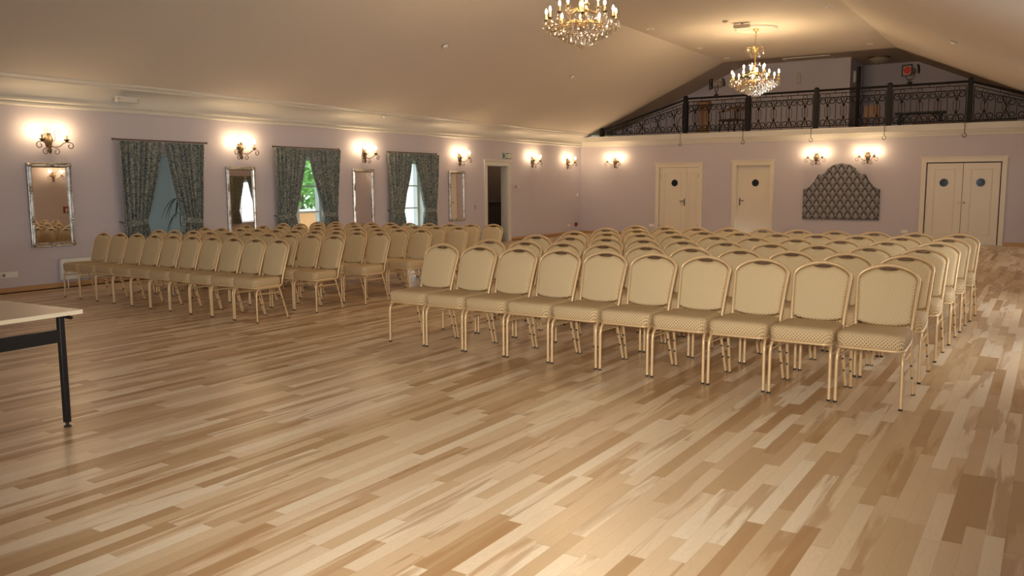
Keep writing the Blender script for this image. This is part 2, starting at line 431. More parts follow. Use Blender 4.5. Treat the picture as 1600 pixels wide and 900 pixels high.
# right-wall windows (one seen in a mirror) and unseen rear windows added for light
for i, cy in enumerate(RWIN):
    t = empty('window_%d' % (4+i), (RW+.30, cy, 0), kind='structure'); b = MB(); f = .06
    for y0, y1, z0, z1 in ((-.62, .62, .5, .5+f), (-.62, .62, 2.05-f, 2.05), (-.62, -.62+f, .56, 1.99), (.62-f, .62, .56, 1.99), (-.05, .05, .56, 1.99), (-.56, .56, 1.0, 1.03), (-.56, .56, 1.5, 1.53)): b.box(-.04, .04, y0, y1, z0, z1)
    b.build('window_frame', 'white', t); bx(-.003, .003, -.56, .56, .56, 1.99).build('pane', 'pane', t)
for i, cx in enumerate(REARWIN_ADDED):
    t = empty('window_%d' % (8+i), (cx, Y0-.2, 0), kind='structure'); b = MB(); f = .06
    for x0, x1, z0, z1 in ((-.65, .65, .4, .46), (-.65, .65, 2.29, 2.35), (-.65, -.59, .46, 2.29), (.59, .65, .46, 2.29), (-.05, .05, .46, 2.29)): b.box(x0, x1, -.04, .04, z0, z1)
    b.build('window_frame', 'white', t); bx(-.59, .59, -.003, .003, .46, 2.29).build('pane', 'pane', t)

# outside the left windows
bx(-40, -WT-.01, -10, 60, -.6, -.5).build('ground_outside', 'grass', kind='structure')
for nm, q in (('outer', (-2.75, -2.6, 6.5, 11.25, -.5, 2.45)), ('far', (-2.6, -.55, 11.1, 11.25, -.5, 2.45)), ('near', (-2.6, -.55, 6.5, 6.65, -.5, 2.45))): bx(*q).build('wall_porch_'+nm, 'blue', kind='structure')
bx(-2.75, -.55, 6.5, 11.25, 2.45, 2.6).build('porch_shade_roof', 'blue', kind='structure'); bx(-2.6, -.55, 6.65, 11.1, -.3, -.02).build('floor_porch', 'blue', kind='structure')  # unseen roof slab added to shade the blue porch wall
area('porch_fill_light', (-1.6, 7.2, 2.35), (-1.9, 9.6, .8), 1.2, .8, 30, (1., .97, .92))  # unseen area lamp added inside the closed porch to brighten it
# garden: brick wall and a tree seen through the middle window
t = empty('added_white_building', (-18, 35, -.5), label='added white building brightening the view outside the window nearest the open doorway', cat='building')  # added so the view through that window burns out to white
bx(-2, 2, -7, 7, 0, 6.5).build('wall', 'white', t)
b = MB(); b.rings([[(-2.4, y, 6.5), (0, y, 8.2), (2.4, y, 6.5)] for y in (-7.3, 7.3)]); b.build('roof', 'orange', t)
t = empty('garden_wall', (-9.5, 20.6, -.5), label='low orange brick wall outside the middle window', cat='wall')
bx(-.15, .15, -2.6, 2.6, 0, 1.12).build('brick_wall', 'orange', t); bx(-.2, .2, -2.65, 2.65, 1.12, 1.2).build('coping', 'white', t)
random.seed(4)
t = empty('garden_tree', (-11.5, 22.6, -.5), label='leafy green tree outside the middle window behind the brick wall', cat='tree')
MB().tube([(0, 0, 0), (.05, .02, 1.2), (0, .1, 2.6)], [.16, .13, .08], 8).build('trunk', 'bark', t)
b = MB()
for i in range(1500):
    th = random.random()*2*PI; ph = math.acos(random.uniform(-1, 1)); r = random.random()**.4
    c = Vector((1.5*r*math.sin(ph)*math.cos(th), 1.9*r*math.sin(ph)*math.sin(th), 2.5+1.7*r*math.cos(ph)))
    a = Vector((random.uniform(-1, 1), random.uniform(-1, 1), random.uniform(-1, 1))).normalized(); e = a.orthogonal().normalized()
    s_ = random.uniform(.10, .2); b.quad(c-a*s_, c+e*s_*.45, c+a*s_, c-e*s_*.45)
b.build('foliage', 'foliage', t, kind='stuff')
t = empty('potted_dracaena', (-1.7, 10.33, -.02), label='dark long-leaved dracaena plant standing behind the leftmost window', cat='plant')
MB().lathe([(.13, 0), (.17, .3), (.18, .3), (.18, .34), (.15, .34)], 16).build('pot', 'pot', t)
MB().tube([(0, 0, .3), (.02, 0, .8), (0, .03, 1.30)], [.02, .016, .012], 6).build('stem', 'bark', t)
b = MB()
for k, (zz, n) in enumerate(((1.28, 13), (1.0, 6))):
    for i in range(n):
        a = 2*PI*i/n+k*.4+random.uniform(-.2, .2); L = random.uniform(.30, .44); ox, oy = math.cos(a), math.sin(a); pts = []
        for j in range(6):
            q = j/5; rr = L*q; pts.append((rr*ox, rr*oy, zz+.26*q-.62*q*q))
        R = []
        for j, p_ in enumerate(pts):
            ww = .018*(1-(j/5)**2)+.002; R.append([(p_[0]-oy*ww, p_[1]+ox*ww, p_[2]), (p_[0]+oy*ww, p_[1]-ox*ww, p_[2]), (p_[0], p_[1], p_[2]-.006)])
        b.rings(R)
b.build('leaves', 'leaf', t)

# ---------------------------------------------------------------- doorway in the left wall with dark stair hall
t = empty('door_1', (0, 18.795, 0), kind='structure')
b = MB()
for s_ in (-1, 1): b.box(.0, .03, s_*.495 if s_ > 0 else -.63, .63 if s_ > 0 else -.495, 0, 2.14); b.box(.03, .04, .60 if s_ > 0 else -.63, .63 if s_ > 0 else -.60, 0, 2.14)
b.box(0, .03, -.495, .495, 2.02, 2.14); b.box(0, .055, -.66, .66, 2.14, 2.17); b.box(0, .04, -.645, .645, 2.12, 2.14)
b.build('door_casing', 'white', t, bevel=.003)
b = MB(); b.box(-.2, 0, .480, .4945, 0, 2.02); b.box(-.2, 0, -.4945, -.480, 0, 2.02); b.box(-.2, 0, -.48, .48, 2.005, 2.019)
b.build('door_lining', 'white', t)
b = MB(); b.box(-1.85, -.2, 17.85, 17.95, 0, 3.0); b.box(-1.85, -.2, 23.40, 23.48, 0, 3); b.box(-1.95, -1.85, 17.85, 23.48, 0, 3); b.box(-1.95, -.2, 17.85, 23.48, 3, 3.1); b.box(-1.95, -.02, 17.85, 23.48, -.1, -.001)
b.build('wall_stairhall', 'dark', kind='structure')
area('stairhall_fill_light', (-1.05, 21.6, 2.95), (-1.05, 21.6, 0), .3, .3, 9, (1., .72, .45))  # unseen warm area lamp added to lift the hall out of black
t = empty('stair_railing', (-1.6, 20.80, 0), label='black iron stair railing in the dark hall beyond the open doorway', cat='railing')
b = MB(); b.box(-.03, .03, 0, 1.4, .95, .99); b.build('handrail', 'iron', t)
b = MB(); b.tube([(0, 0, .90), (0, .62, .90), (0, 1.4, .56)], .014, 6); b.tube([(0, 0, .08), (0, 1.4, .08)], .012, 6); b.build('lower_rail', 'iron', t)
for i in range(11): MB().tube([(0, .03+.13*i, 0), (0, .03+.13*i, .95)], .011, 6).build('baluster', 'iron', t)

# ---------------------------------------------------------------- doors in the back wall
def frame_door(t, x0, x1, z1, cw=.11):
    b = MB()
    b.box(x0-cw, x0, -.03, 0, 0, z1+cw); b.box(x1, x1+cw, -.03, 0, 0, z1+cw); b.box(x0, x1, -.03, 0, z1, z1+cw)
    b.box(x0-cw-.03, x1+cw+.03, -.06, 0, z1+cw, z1+cw+.03); b.box(x0-cw-.012, x1+cw+.012, -.04, 0, z1+cw-.02, z1+cw)
    b.build('door_casing', 'door_white', t, bevel=.003)
def leaf(t, x0, x1, y, z1, port=None, panel=True):
    """y = depth of the visible face (positive = further back)"""
    g = MB(); g.box(x0, x1, y, y+.045, .008, z1)
    lf = g.build('door_leaf', 'door_white', t, bevel=.002)
    if panel:
        m_ = .16 if x1-x0 > .5 else .06; b = MB(); w_ = .022
        X0, X1, Z0, Z1 = x0+m_, x1-m_, .24, z1-.14
        for q in ((X0, X1, Z0, Z0+w_), (X0, X1, Z1-w_, Z1), (X0, X0+w_, Z0+w_, Z1-w_), (X1-w_, X1, Z0+w_, Z1-w_)): b.box(q[0], q[1], y-.012, y, q[2], q[3])
        b.build('panel_moulding', 'door_white', lf, bevel=.004)
    if port:
        px, pz, r = port
        MB().lathe([(r, 0), (r, .008)], 32, (px, y, pz), 'y').build('porthole', 'porthole', lf)
        b = MB(); b.tube([(px+r*math.cos(2*PI*k/32), y-.006, pz+r*math.sin(2*PI*k/32)) for k in range(32)], .009, 6, True); b.build('porthole_rim', 'door_white', lf)
    return lf
def lever(lf, x, z, y, d):
    b = MB(); b.box(x-.02, x+.02, y-.008, y, z-.14, z+.07); b.build('handle_plate', 'handle', lf, bevel=.004)
    MB().tube([(x, y-.006, z), (x, y-.05, z), (x+d*.02, y-.055, z), (x+d*.13, y-.055, z-.005)], .012, 8).build('lever_handle', 'handle', lf)
def hinge(lf, x, z, y): MB().lathe([(.010, -.05), (.010, .05)], 8, (x, y-.008, z)).build('hinge', 'handle', lf)
t = empty('door_2', (0, D, 0), kind='structure')
frame_door(t, 2.62, 3.84, 2.0)
lf = leaf(t, 2.63, 3.47, .0, 1.995, (3.10, 1.55, .105)); lever(lf, 3.41, 1.03, 0, -1); hinge(lf, 2.63, 1.75, 0); hinge(lf, 2.63, .3, 0)
lf = leaf(t, 3.475, 3.83, .0, 1.995); hinge(lf, 3.83, 1.75, 0); hinge(lf, 3.83, .3, 0)
t = empty('door_3', (0, D, 0), kind='structure')
frame_door(t, 4.92, 5.86, 2.03)
lf = leaf(t, 4.93, 5.85, .13, 2.02, (5.43, 1.54, .105), False); lever(lf, 5.00, 1.05, .13, 1)
b = MB(); b.box(4.92, 4.93, 0, .2, 0, 2.03); b.box(5.85, 5.86, 0, .2, 0, 2.03); b.box(4.93, 5.85, 0, .2, 2.02, 2.03); b.build('door_lining', 'door_white', t)
t = empty('door_4', (0, D, 0), kind='structure')
frame_door(t, 9.74, 11.38, 2.02)
bx(9.745, 11.375, .05, .2, 0, 2.015).build('dark_gap', 'rubber', t)
lf = leaf(t, 9.765, 10.555, .0, 1.995, (10.15, 1.52, .105)); hinge(lf, 9.758, 1.72, 0)
MB().lathe([(.012, 0), (.012, .03), (.028, .04), (.028, .055), (.015, .06)], 12, (10.50, 0, 1.03), 'y').build('knob', 'steel', lf)
lf = leaf(t, 10.565, 11.355, .0, 1.995, (10.95, 1.52, .105)); hinge(lf, 11.362, 1.72, 0); hinge(lf, 11.362, .3, 0)
MB().lathe([(.012, 0), (.012, .03), (.028, .04), (.028, .055), (.015, .06)], 12, (10.62, 0, 1.03), 'y').build('knob', 'brass', lf)

# ---------------------------------------------------------------- banquet chairs
def rrect(hf, hb, y0, y1, r, n=5):
    """rounded trapezoid outline: half width hf at y0 (front) and hb at y1 (rear)"""
    cs = [(hf-r, y0+r, -PI/2), (hb-r, y1-r, 0), (-hb+r, y1-r, PI/2), (-hf+r, y0+r, PI)]; o = []
    for cx, cy, a in cs: o += arc(cx, cy, r, a, a+PI/2, n)
    return o
def backY(z): return .438+.152*((z-.45)/.475)**1.12 if z > .45 else .438
def arch_outline(hw0, hw1, zb, zs, zt, n=16):
    """outline of the chair back from bottom right up over the arch to bottom left"""
    o = [(hw0+(hw1-hw0)*(i/6)**1.3, zb+(zs-zb)*i/6) for i in range(7)]
    for i in range(1, n+1):
        a = PI/2*i/n; e = 2/1.85
        o.append((hw1*abs(math.cos(a))**e if i < n else 0., zs+(zt-zs)*math.sin(a)**e))
    return o+[(-x, z) for x, z in o[-2::-1]]
def make_chair():
    t = empty('banquet_chair')
    b = MB(); R = []
    for z, ins in ((.402, .008), (.412, .0), (.440, -.004), (.475, -.005), (.490, .001), (.500, .014), (.506, .040), (.509, .09)):
        R.append([(x, y, z) for x, y in rrect(.216-ins, .200-ins, -.018+ins, .425-ins, max(.062-ins*.5, .02))])
    b.rings(R); b.build('seat', 'fabric', t, angle=60)
    b = MB(); b.tube([(x, y, .397) for x, y in rrect(.212, .197, -.016, .42, .06)], .0095, 6, True); b.build('seat_frame', 'gold', t, angle=60)
    # backrest pad
    fr = arch_outline(.185, .205, .40, .815, .915)
    pad = [(x*.952, z-.010) for x, z in arch_outline(.187, .205, .530, .815, .908, 20)]
    out = []
    for x, z in pad:
        if abs(x) < .074 and z > .8: z -= .021*(1-(x/.074)**2)
        out.append((x, z))
    xb = out[-1][0]; zb = out[-1][1]
    out += [(xb+(out[0][0]-xb)*i/8, zb-.026*math.sin(PI*i/8)**.65) for i in range(1, 8)]
    cx, cz = 0, .68
    def ring(s_, dy): return [(x*s_, backY(cz+(z-cz)*s_)+dy, cz+(z-cz)*s_) for x, z in out]
    MB_ = MB(); MB_.rings([ring(.86, -.034), ring(.93, -.030), ring(.985, -.018), ring(1., 0.), ring(.985, .010), ring(.93, .015)]); MB_.build('backrest', 'fabric_back', t, angle=60)
    lens = [(.062*math.cos(a), .890+.0058*math.sin(a)-.007*math.cos(a)**2) for a in [2*PI*k/24 for k in range(24)]]
    MB().tube([(x, backY(z)-.006, z) for x, z in lens], .0042, 6, True, 2.2).build('handle_grip', 'grip', t)
    path = [(.188, .35, .392), (.188, .412, .396), (.187, .432, .420)]+[(x, backY(z), z) for x, z in fr if z > .45]+[(-.187, .432, .420), (-.188, .412, .396), (-.188, .35, .392)]
    rr = [.0125+.003*max(0, 1-abs(p[0])/.15) if p[2] > .85 else .0125 for p in path]
    MB().tube(path, rr, 8).build('back_frame', 'gold', t, angle=60)
    for s_ in (-1, 1):
        b = MB(); b.tube([(s_*.209, 0, .004), (s_*.208, .0, .30), (s_*.206, .006, .345), (s_*.203, .028, .375), (s_*.198, .07, .384), (s_*.194, .20, .386), (s_*.194, .36, .388)], .0118, 8)
        lg = b.build('front_leg', 'gold', t, angle=60)
        MB().lathe([(.0135, 0), (.0135, .014)], 8, (s_*.209, 0, 0)).build('foot_cap', 'rubber', lg)
        P0, P1 = Vector((s_*.196, .372, .393)), Vector((s_*.212, .495, .004))
        b = MB(); b.tube([P0, P0.lerp(P1, .5), P1], .0115, 8); lg = b.build('rear_leg', 'gold', t, angle=60)
        MB().lathe([(.0135, 0), (.0135, .014)], 8, (s_*.212, .495, 0)).build('foot_cap', 'rubber', lg)
        for f in (.42, .66):
            q = P0.lerp(P1, f); MB().lathe([(.0075, .006), (.0075, .019)], 8, q, 'y').build('stacking_bumper', 'rubber', lg)
        A, B = Vector((s_*.207, .004, .325)), P0.lerp(P1, .18)
        MB().tube([A, B], .0075, 6).build('side_stretcher', 'gold', t)
    return t
chair0 = make_chair(); chair_used = [False]
random.seed(11)
def place(x, y, rz, sc, label, group):
    if not chair_used[0]: c = chair0; kids(c); [kids(k) for k in c.children]; chair_used[0] = True
    else: c = copy_tree(chair0)
    c.location = (x, y, 0); c.rotation_euler = (0, 0, rz); c.scale = sc
    tag(c, label, 'chair', group)
ROWN = ['front row', 'second row', 'third row', 'fourth row', 'fifth row', 'back row']
RY = [6.0, 6.90, 7.81, 8.72, 9.55, 10.36]; RX = [11.49, 11.49, 11.50, 11.52, 11.54, 11.57]; RST = [.461, .459, .457, .457, .457, .455]; RSL = [-.017, -.008, -.010, -.010, -.012, -.015]
for k in range(6):
    for i in range(10):
        j = 9-i
        jx, jy, jr = (0, 0, 0) if k == 0 else (random.uniform(-.002, .002), random.uniform(-.010, .010), random.uniform(-.003, .003))
        place(RX[k]-j*RST[k]+jx, RY[k]-RSL[k]*j+jy, RSL[k]*1.2+jr, (1, 1, 1),
              'beige gold-framed banquet chair, %s from left in the %s of the right-hand block' % (ORD[i], ROWN[k]), 'banquet chairs in the right-hand block')
LY = [6.754, 7.639, 8.462, 9.307, 10.159, 11.004]; LX = [4.96, 4.96, 5.0, 5.03, 5.06, 5.10]
for k in range(6):
    for i in range(10):
        j = 9-i; sl = (-.018, -.016, -.013, -.006, .004, .01)[k]
        jx, jy, jr = (0, 0, 0) if k == 0 else (random.uniform(-.002, .002), random.uniform(-.010, .010), random.uniform(-.003, .003))
        place(LX[k]-.413*j+jx, LY[k]-.515-sl*j+jy, sl*1.2+jr, (.90, .88, .972-.0035*j),
              'beige gold-framed banquet chair, %s from left in the %s of the left-hand block' % (ORD[i], ROWN[k]), 'banquet chairs in the left-hand block')

# ---------------------------------------------------------------- folding table at the left edge
t = empty('folding_table', (7.44, 2.92, 0), math.radians(3.5), 'beige folding table with black steel legs at the left edge', 'table')
bx(-1.60, 0, -.76, 0, .727, .748).build('tabletop', 'laminate', t)
b = MB(); b.box(-1.605, .003, -.765, -.76, .724, .749); b.box(-1.605, .003, 0, .005, .724, .749); b.box(0, .005, -.76, 0, .724, .749); b.box(-1.605, -1.60, -.76, 0, .724, .749)
b.build('edging', 'edge', t)
for ex in (-.13, -1.47):
    for y in (-.06, -.70):
        b = MB(); b.box(ex-.018, ex+.018, y-.018, y+.018, .03, .705); lg = b.build('leg', 'black', t, bevel=.004)
        MB().lathe([(.022, 0), (.022, .008), (.010, .012), (.010, .032)], 12, (ex, y, 0)).build('foot_glide', 'rubber', lg)
        b = MB(); b.box(ex-.03, ex+.03, y-.03, y+.03, .705, .727); b.build('leg_bracket', 'black', lg)
    bx(ex-.015, ex+.015, -.682, -.078, .545, .625).build('end_beam', 'black', t)
MB().tube([(-.11, -.05, .706), (-.04, -.05, .702), (-.03, -.05, .702)], [.012, .012, .010], 8).build('latch', 'black', t)

# ---------------------------------------------------------------- candle wall lamps
def make_sconce():
    """back plate on the plane y=0, lamp stands out to -y; x across, z up"""
    t = empty('candle_wall_lamp')
    b = MB(); o = []
    for k in range(28):
        a = 2*PI*k/28; r = 1+.10*math.cos(6*a); o.append((.048*r*math.cos(a), .085*r*math.sin(a)))
    b.rings([[(x, 0, z) for x, z in o], [(x, -.012, z) for x, z in o], [(x*.7, -.028, z*.7) for x, z in o], [(x*.3, -.038, z*.3) for x, z in o]])
    b.lathe([(.004, -.16), (.016, -.14), (.022, -.115), (.012, -.095), (.02, -.08)], 10, (0, -.025, 0)); b.build('back_plate', 'bronze', t, angle=50)
    for s_ in (-1, 1):
        pts = [(0, -.03, -.06), (s_*.03, -.06, -.085), (s_*.075, -.095, -.075), (s_*.11, -.115, -.035), (s_*.14, -.125, -.022), (s_*.172, -.13, -.03)]
        sp = [(s_*a, -.13, b_) for a, b_ in spiral(.175, -.068, .042, .016, PI/2, -.95, 16)]
        b = MB(); b.tube(pts+sp, .0055, 6); am = b.build('arm', 'bronze', t)
        b = MB(); b.tube([(s_*a, -.05, c) for a, c in spiral(.062, -.135, .040, .014, PI*.6, -1.05, 18)], .0048, 6); b.build('scroll', 'bronze', t)
        b = MB(); b.tube([(s_*.012, -.03, -.03), (s_*.05, -.05, .0), (s_*.055, -.05, .05), (s_*.045, -.05, .085)]+[(s_*a, -.05, c) for a, c in spiral(.078, .088, .033, .010, PI, -.85, 14)], .0042, 6); b.build('upper_scroll', 'bronze', t)
        MB().lathe([(.006, -.028), (.012, -.02), (.03, .0), (.034, .006), (.028, .006), (.012, .002)], 12, (s_*.14, -.125, 0)).build('drip_cup', 'bronze', am)
        MB().lathe([(.0125, .002), (.0125, .062)], 12, (s_*.14, -.125, 0)).build('candle_sleeve', 'gold_plaster', am)
        MB().lathe([(.006, .062), (.011, .068), (.0150, .083), (.013, .100), (.007, .116), (.002, .128)], 12, (s_*.14, -.125, 0)).build('bulb', 'bulb_wall', am, angle=80)
    return t
sc0 = make_sconce(); first = [True]
def sconce(loc, rz, label, group):
    if first[0]: s_ = sc0; kids(s_); [kids(k) for k in s_.children]; first[0] = False
    else: s_ = copy_tree(sc0)
    s_.location = loc; s_.rotation_euler = (0, 0, rz); s_.scale = (1.28, 1.42, 1.25); tag(s_, label, 'wall lamp', group)
where = ['above the leftmost mirror', 'above the second mirror from the left', 'above the third mirror from the left', 'above the mirror beside the open doorway', 'just right of the open doorway', 'nearest the far left corner']
for y, wd in zip([6.90, 10.38, 13.66, 17.10, 20.56, 22.62], where):
    sconce((0, y, 2.19), PI/2, 'lit two-candle wall lamp on the left wall, '+wd, 'candle wall lamps on the left wall')
for x, wd in zip([1.18, 7.08, 8.36], ['left of the doors', 'above left of the damask headboard', 'above right of the damask headboard']):
    sconce((x, D, 2.205), 0, 'lit two-candle wall lamp on back wall, '+wd, 'candle wall lamps on the back wall')
for y, wd in zip([6.2, 14.35, 19.8], ['nearest the camera', 'reflected in the leftmost mirror', 'between the far windows']):
    sconce((RW, y, 2.19), -PI/2, 'lit two-candle bronze wall lamp on the right wall, '+wd, 'candle wall lamps on the right wall')

# ---------------------------------------------------------------- chandeliers
def make_chandelier():
    t = empty('crystal_chandelier'); random.seed(5)
    MB().lathe([(.065, 0), (.065, -.012), (.035, -.035), (.018, -.06), (.010, -.10), (.004, -.11)], 16).build('canopy', 'brass', t, angle=50)
    b = MB()
    for i in range(9):
        z = -.125-.030*i
        p = [(.011*math.cos(a), 0, z+.020*math.sin(a)) if i % 2 else (0, .011*math.cos(a), z+.020*math.sin(a)) for a in [2*PI*k/10 for k in range(10)]]
        b.tube(p, .0028, 5, True)
    b.tube([(.028*math.cos(2*PI*k/14), 0, -.125+.028*math.sin(2*PI*k/14)) for k in range(14)], .004, 5, True)
    b.build('chain', 'brass', t)
    MB().lathe([(.006, -.38), (.014, -.40), (.006, -.43), (.010, -.52), (.022, -.58), (.012, -.64), (.010, -.78), (.026, -.84), (.034, -.90), (.016, -.96), (.014, -1.06), (.040, -1.12), (.055, -1.16), (.035, -1.20), (.012, -1.24)], 14).build('stem', 'brass', t, angle=60)
    def drop(L, w):
        d = MB(); d.lathe([(.001, 0), (w*.55, -.12*L), (w*.35, -.2*L), (w, -.62*L), (w*.75, -.85*L), (.001, -L)], 6); return d
    dm = [None]; count = [0]; rest = MB()
    def crystal(p, L=.06, w=.014):
        if count[0] < 96:
            if dm[0] is None:
                o = drop(1., .26).build('crystal_drop', 'crystal', t, angle=10); dm[0] = o
            else:
                o = dm[0].copy(); C.objects.link(o)
            o.location = p; o.scale = (L, L, L); o.rotation_euler = (0, 0, random.random()*3); count[0] += 1
        else: rest.lathe([(.001, 0), (w*.55, -.12*L), (w*.35, -.2*L), (w, -.62*L), (w*.75, -.85*L), (.001, -L)], 6, p)
    def candle_arm(a, pts, r, zc, sleeve):
        ca, sa = math.cos(a), math.sin(a)
        b = MB(); b.tube([(q*ca, q*sa, z) for q, z in pts], .0075, 6); am = b.build('arm', 'brass', t)
        c = (r*ca, r*sa, zc)
        MB().lathe([(.006, -.03), (.014, -.02), (.036, -.003), (.040, .004), (.034, .004), (.014, .0)], 12, c).build('drip_pan', 'bronze', am)
        MB().lathe([(.012, 0), (.012, sleeve)], 10, c).build('candle_sleeve', 'gold_plaster', am)
        MB().lathe([(.006, sleeve), (.011, sleeve+.006), (.0158, sleeve+.022), (.014, sleeve+.042), (.007, sleeve+.058), (.002, sleeve+.070)], 12, c).build('bulb', 'bulb', am, angle=80)
        return ca, sa
    for i in range(10):
        a = 2*PI*i/10+.2; hi = i % 2
        r, zc = (.52, -1.055) if hi else (.46, -1.075)
        ca, sa = candle_arm(a, [(.03, -1.14), (.14, -1.10), (.26, -1.16), (.37, -1.22), (.45, -1.21), (r, -1.15), (r, zc-.02)], r, zc, .085)
        for k in range(4):
            b_ = a+(k-1.5)*1.5; crystal((r*ca+.036*math.cos(b_), r*sa+.036*math.sin(b_), zc-.012), .085, .018)
    for i in range(5):
        a = 2*PI*i/5+.5
        ca, sa = candle_arm(a, [(.015, -.98), (.08, -.93), (.15, -.97), (.20, -.985), (.235, -.96), (.235, -.93)], .235, -.915, .085)
        for k in range(3): crystal((.235*ca+.034*math.cos(a+k*2.1), .235*sa+.034*math.sin(a+k*2.1), -.93), .08, .018)
    for i in range(6):       # crown of little curled arms with drops
        a = 2*PI*i/6; ca, sa = math.cos(a), math.sin(a)
        b = MB(); b.tube([(q*ca, q*sa, z) for q, z in ((.008, -.50), (.06, -.42), (.12, -.38), (.17, -.39), (.185, -.42), (.165, -.435))], .006, 6); b.build('crown_arm', 'brass', t)
        crystal((.17*ca, .17*sa, -.43), .10, .022); crystal((.095*ca, .095*sa, -.52), .10, .022)
    b = MB(); b.tube([(.44*math.cos(2*PI*k/40), .44*math.sin(2*PI*k/40), -1.205) for k in range(40)], .006, 5, True); b.tube([(.27*math.cos(2*PI*k/30), .27*math.sin(2*PI*k/30), -1.235) for k in range(30)], .006, 5, True); b.build('basket_ring', 'bronze', t)
    count[0] = 96
    for r, z, n, L in ((.535, -1.13, 24, .09), (.485, -1.155, 36, .10), (.43, -1.18, 38, .11), (.37, -1.205, 34, .12), (.31, -1.235, 30, .12), (.25, -1.265, 26, .12), (.19, -1.30, 20, .11), (.13, -1.335, 14, .10), (.07, -1.365, 8, .09)):
        for i in range(n):
            a = 2*PI*i/n+r*9; crystal((r*math.cos(a), r*math.sin(a), z+random.uniform(-.01, .01)), L*random.uniform(.85, 1.1), .017)
    for r, z, n in ((.40, -1.09, 24), (.30, -1.08, 18), (.18, -1.03, 12), (.11, -.72, 8)):
        for i in range(n):
            a = 2*PI*i/n; crystal((r*math.cos(a), r*math.sin(a), z), .07, .016)
    rest.build('crystal_basket', 'crystal', t, angle=10, kind='stuff')
    MB().lathe([(.002, -1.40), (.028, -1.425), (.036, -1.45), (.028, -1.475), (.002, -1.50)], 10).build('finial_ball', 'crystal', t, angle=10)
    return t
ch = make_chandelier(); ch.location = (6.70, 10.87, ZC)
tag(ch, 'lit crystal chandelier nearest the camera, cut by the top edge', 'chandelier', 'crystal chandeliers')
for k in ch.children: kids(k)
kids(ch)
c2 = copy_tree(ch); c2.location = (6.72, 19.0, ZC-.012); c2.rotation_euler = (0, 0, .5)
tag(c2, 'lit crystal chandelier hanging before the gallery, whole in view', 'chandelier', 'crystal chandeliers')
def medallion(name, y):
    MB().lathe([(.005, -.012), (.10, -.014), (.36, -.010), (.40, -.030), (.43, -.030), (.46, -.012), (.46, 0)], 40, (6.72, y, ZC)).build(name, 'white', kind='structure', angle=30)
medallion('trim_4', 19.0)
MB().lathe([(.005, -.0), (.10, -.001), (.36, -.001), (.40, -.030), (.43, -.030), (.46, -.012), (.46, 0)], 40, (6.70, 10.87, ZC)).build('trim_5', 'white', kind='structure', angle=30)

# ---------------------------------------------------------------- curtains
def curtain_panel(outer0, inner0, outer1, inner1, sgn, seed):
    """local frame: y along the wall, x out from it; outer/inner edges at the rod (0) and at the tie (1)"""
    t = empty('curtain'); random.seed(seed); ph = random.random()*6; NF = 7
    ztop, ztie, zbot = 2.225, .93, .46
    def fn(u, v):
        z = ztop+(zbot-ztop)*v
        if z > ztie:
            q = (ztop-z)/(ztop-ztie); o = outer0+(outer1-outer0)*q; e = inner0+(inner1-inner0)*(q**1.25); dep = .030+.020*q
        else:
            q = (ztie-z)/(ztie-zbot); k = q**.6; o = outer1-sgn*.03*k; e = inner1+sgn*.10*k; dep = .050
        y = o+(e-o)*u
        x = .10+dep*math.sin(2*PI*NF*u+ph+.5*math.sin(v*5))+.012*math.sin(2*PI*NF*2.3*u+v*3)
        if z > ztie: x += .03*math.sin(PI*u)*((ztop-z)/(ztop-ztie))
        return (x, y, z)
    b = MB(); b.grid(fn, 84, 40); o = b.build('drape', 'curtain', t, angle=80, fix=False)
    so = o.modifiers.new('thick', 'SOLIDIFY'); so.thickness = .005
    b = MB(); cy = (outer1+inner1)/2; hw = abs(outer1-inner1)/2+.012; R = []
    for z, g in ((.885, .0), (.90, .006), (.935, .008), (.965, .005), (.975, 0)): R.append([(.105+(.068+g)*math.sin(2*PI*k/24), cy+(hw+g)*math.cos(2*PI*k/24), z+.02*math.cos(2*PI*k/24)*sgn) for k in range(24)])
    b.rings(R, cap=False); b.build('tieback', 'curtain', t, angle=80)
    MB().tube([(0, outer1-sgn*.03, .95), (.05, outer1-sgn*.03, .95), (.09, outer1-sgn*.015, .93)], .008, 6).build('tie_hook', 'bronze', t)
    return t
def rod(cy, hw):
    t = empty('curtain_rod')
    b = MB(); b.tube([(.10, -hw, 2.245), (.10, hw, 2.245)], .012, 10); b.build('pole', 'rod', t)
    for s_ in (-1, 1):
        MB().lathe([(.012, 0), (.02, .012), (.02, .028), (.006, .042)], 10, (.10, s_*(hw+.0), 2.245), 'y').build('finial', 'rod', t)
        bx(0, .10, s_*(hw-.10)-.008, s_*(hw-.10)+.008, 2.236, 2.252).build('bracket', 'bronze', t)
    return t
CW = [(8.74, (7.93, 8.695, 7.98, 8.36), (9.555, 8.79, 9.42, 9.06), 'leftmost window'), (11.95, (11.09, 11.88, 11.14, 11.53), (12.83, 11.92, 12.66, 12.33), 'middle window'), (15.20, (14.31, 15.185, 14.40, 14.80), (16.12, 15.225, 15.99, 15.62), 'window nearest the open doorway')]
for n, (cy, L, R, wd) in enumerate(CW):
    for sd, q, sg in (('left', L, 1), ('right', R, -1)):
        c = curtain_panel(*[v-cy for v in q], sg, n*7+(sg > 0)); c.location = (0, cy, 0)
        tag(c, 'dark damask curtain on the %s side of the %s' % (sd, wd), 'curtain', 'tied-back damask curtains on the left wall')
    r = rod(cy, .865); r.location = (0, cy, 0); tag(r, 'thin dark curtain rod above the '+wd, 'curtain rod', 'curtain rods on the left wall')
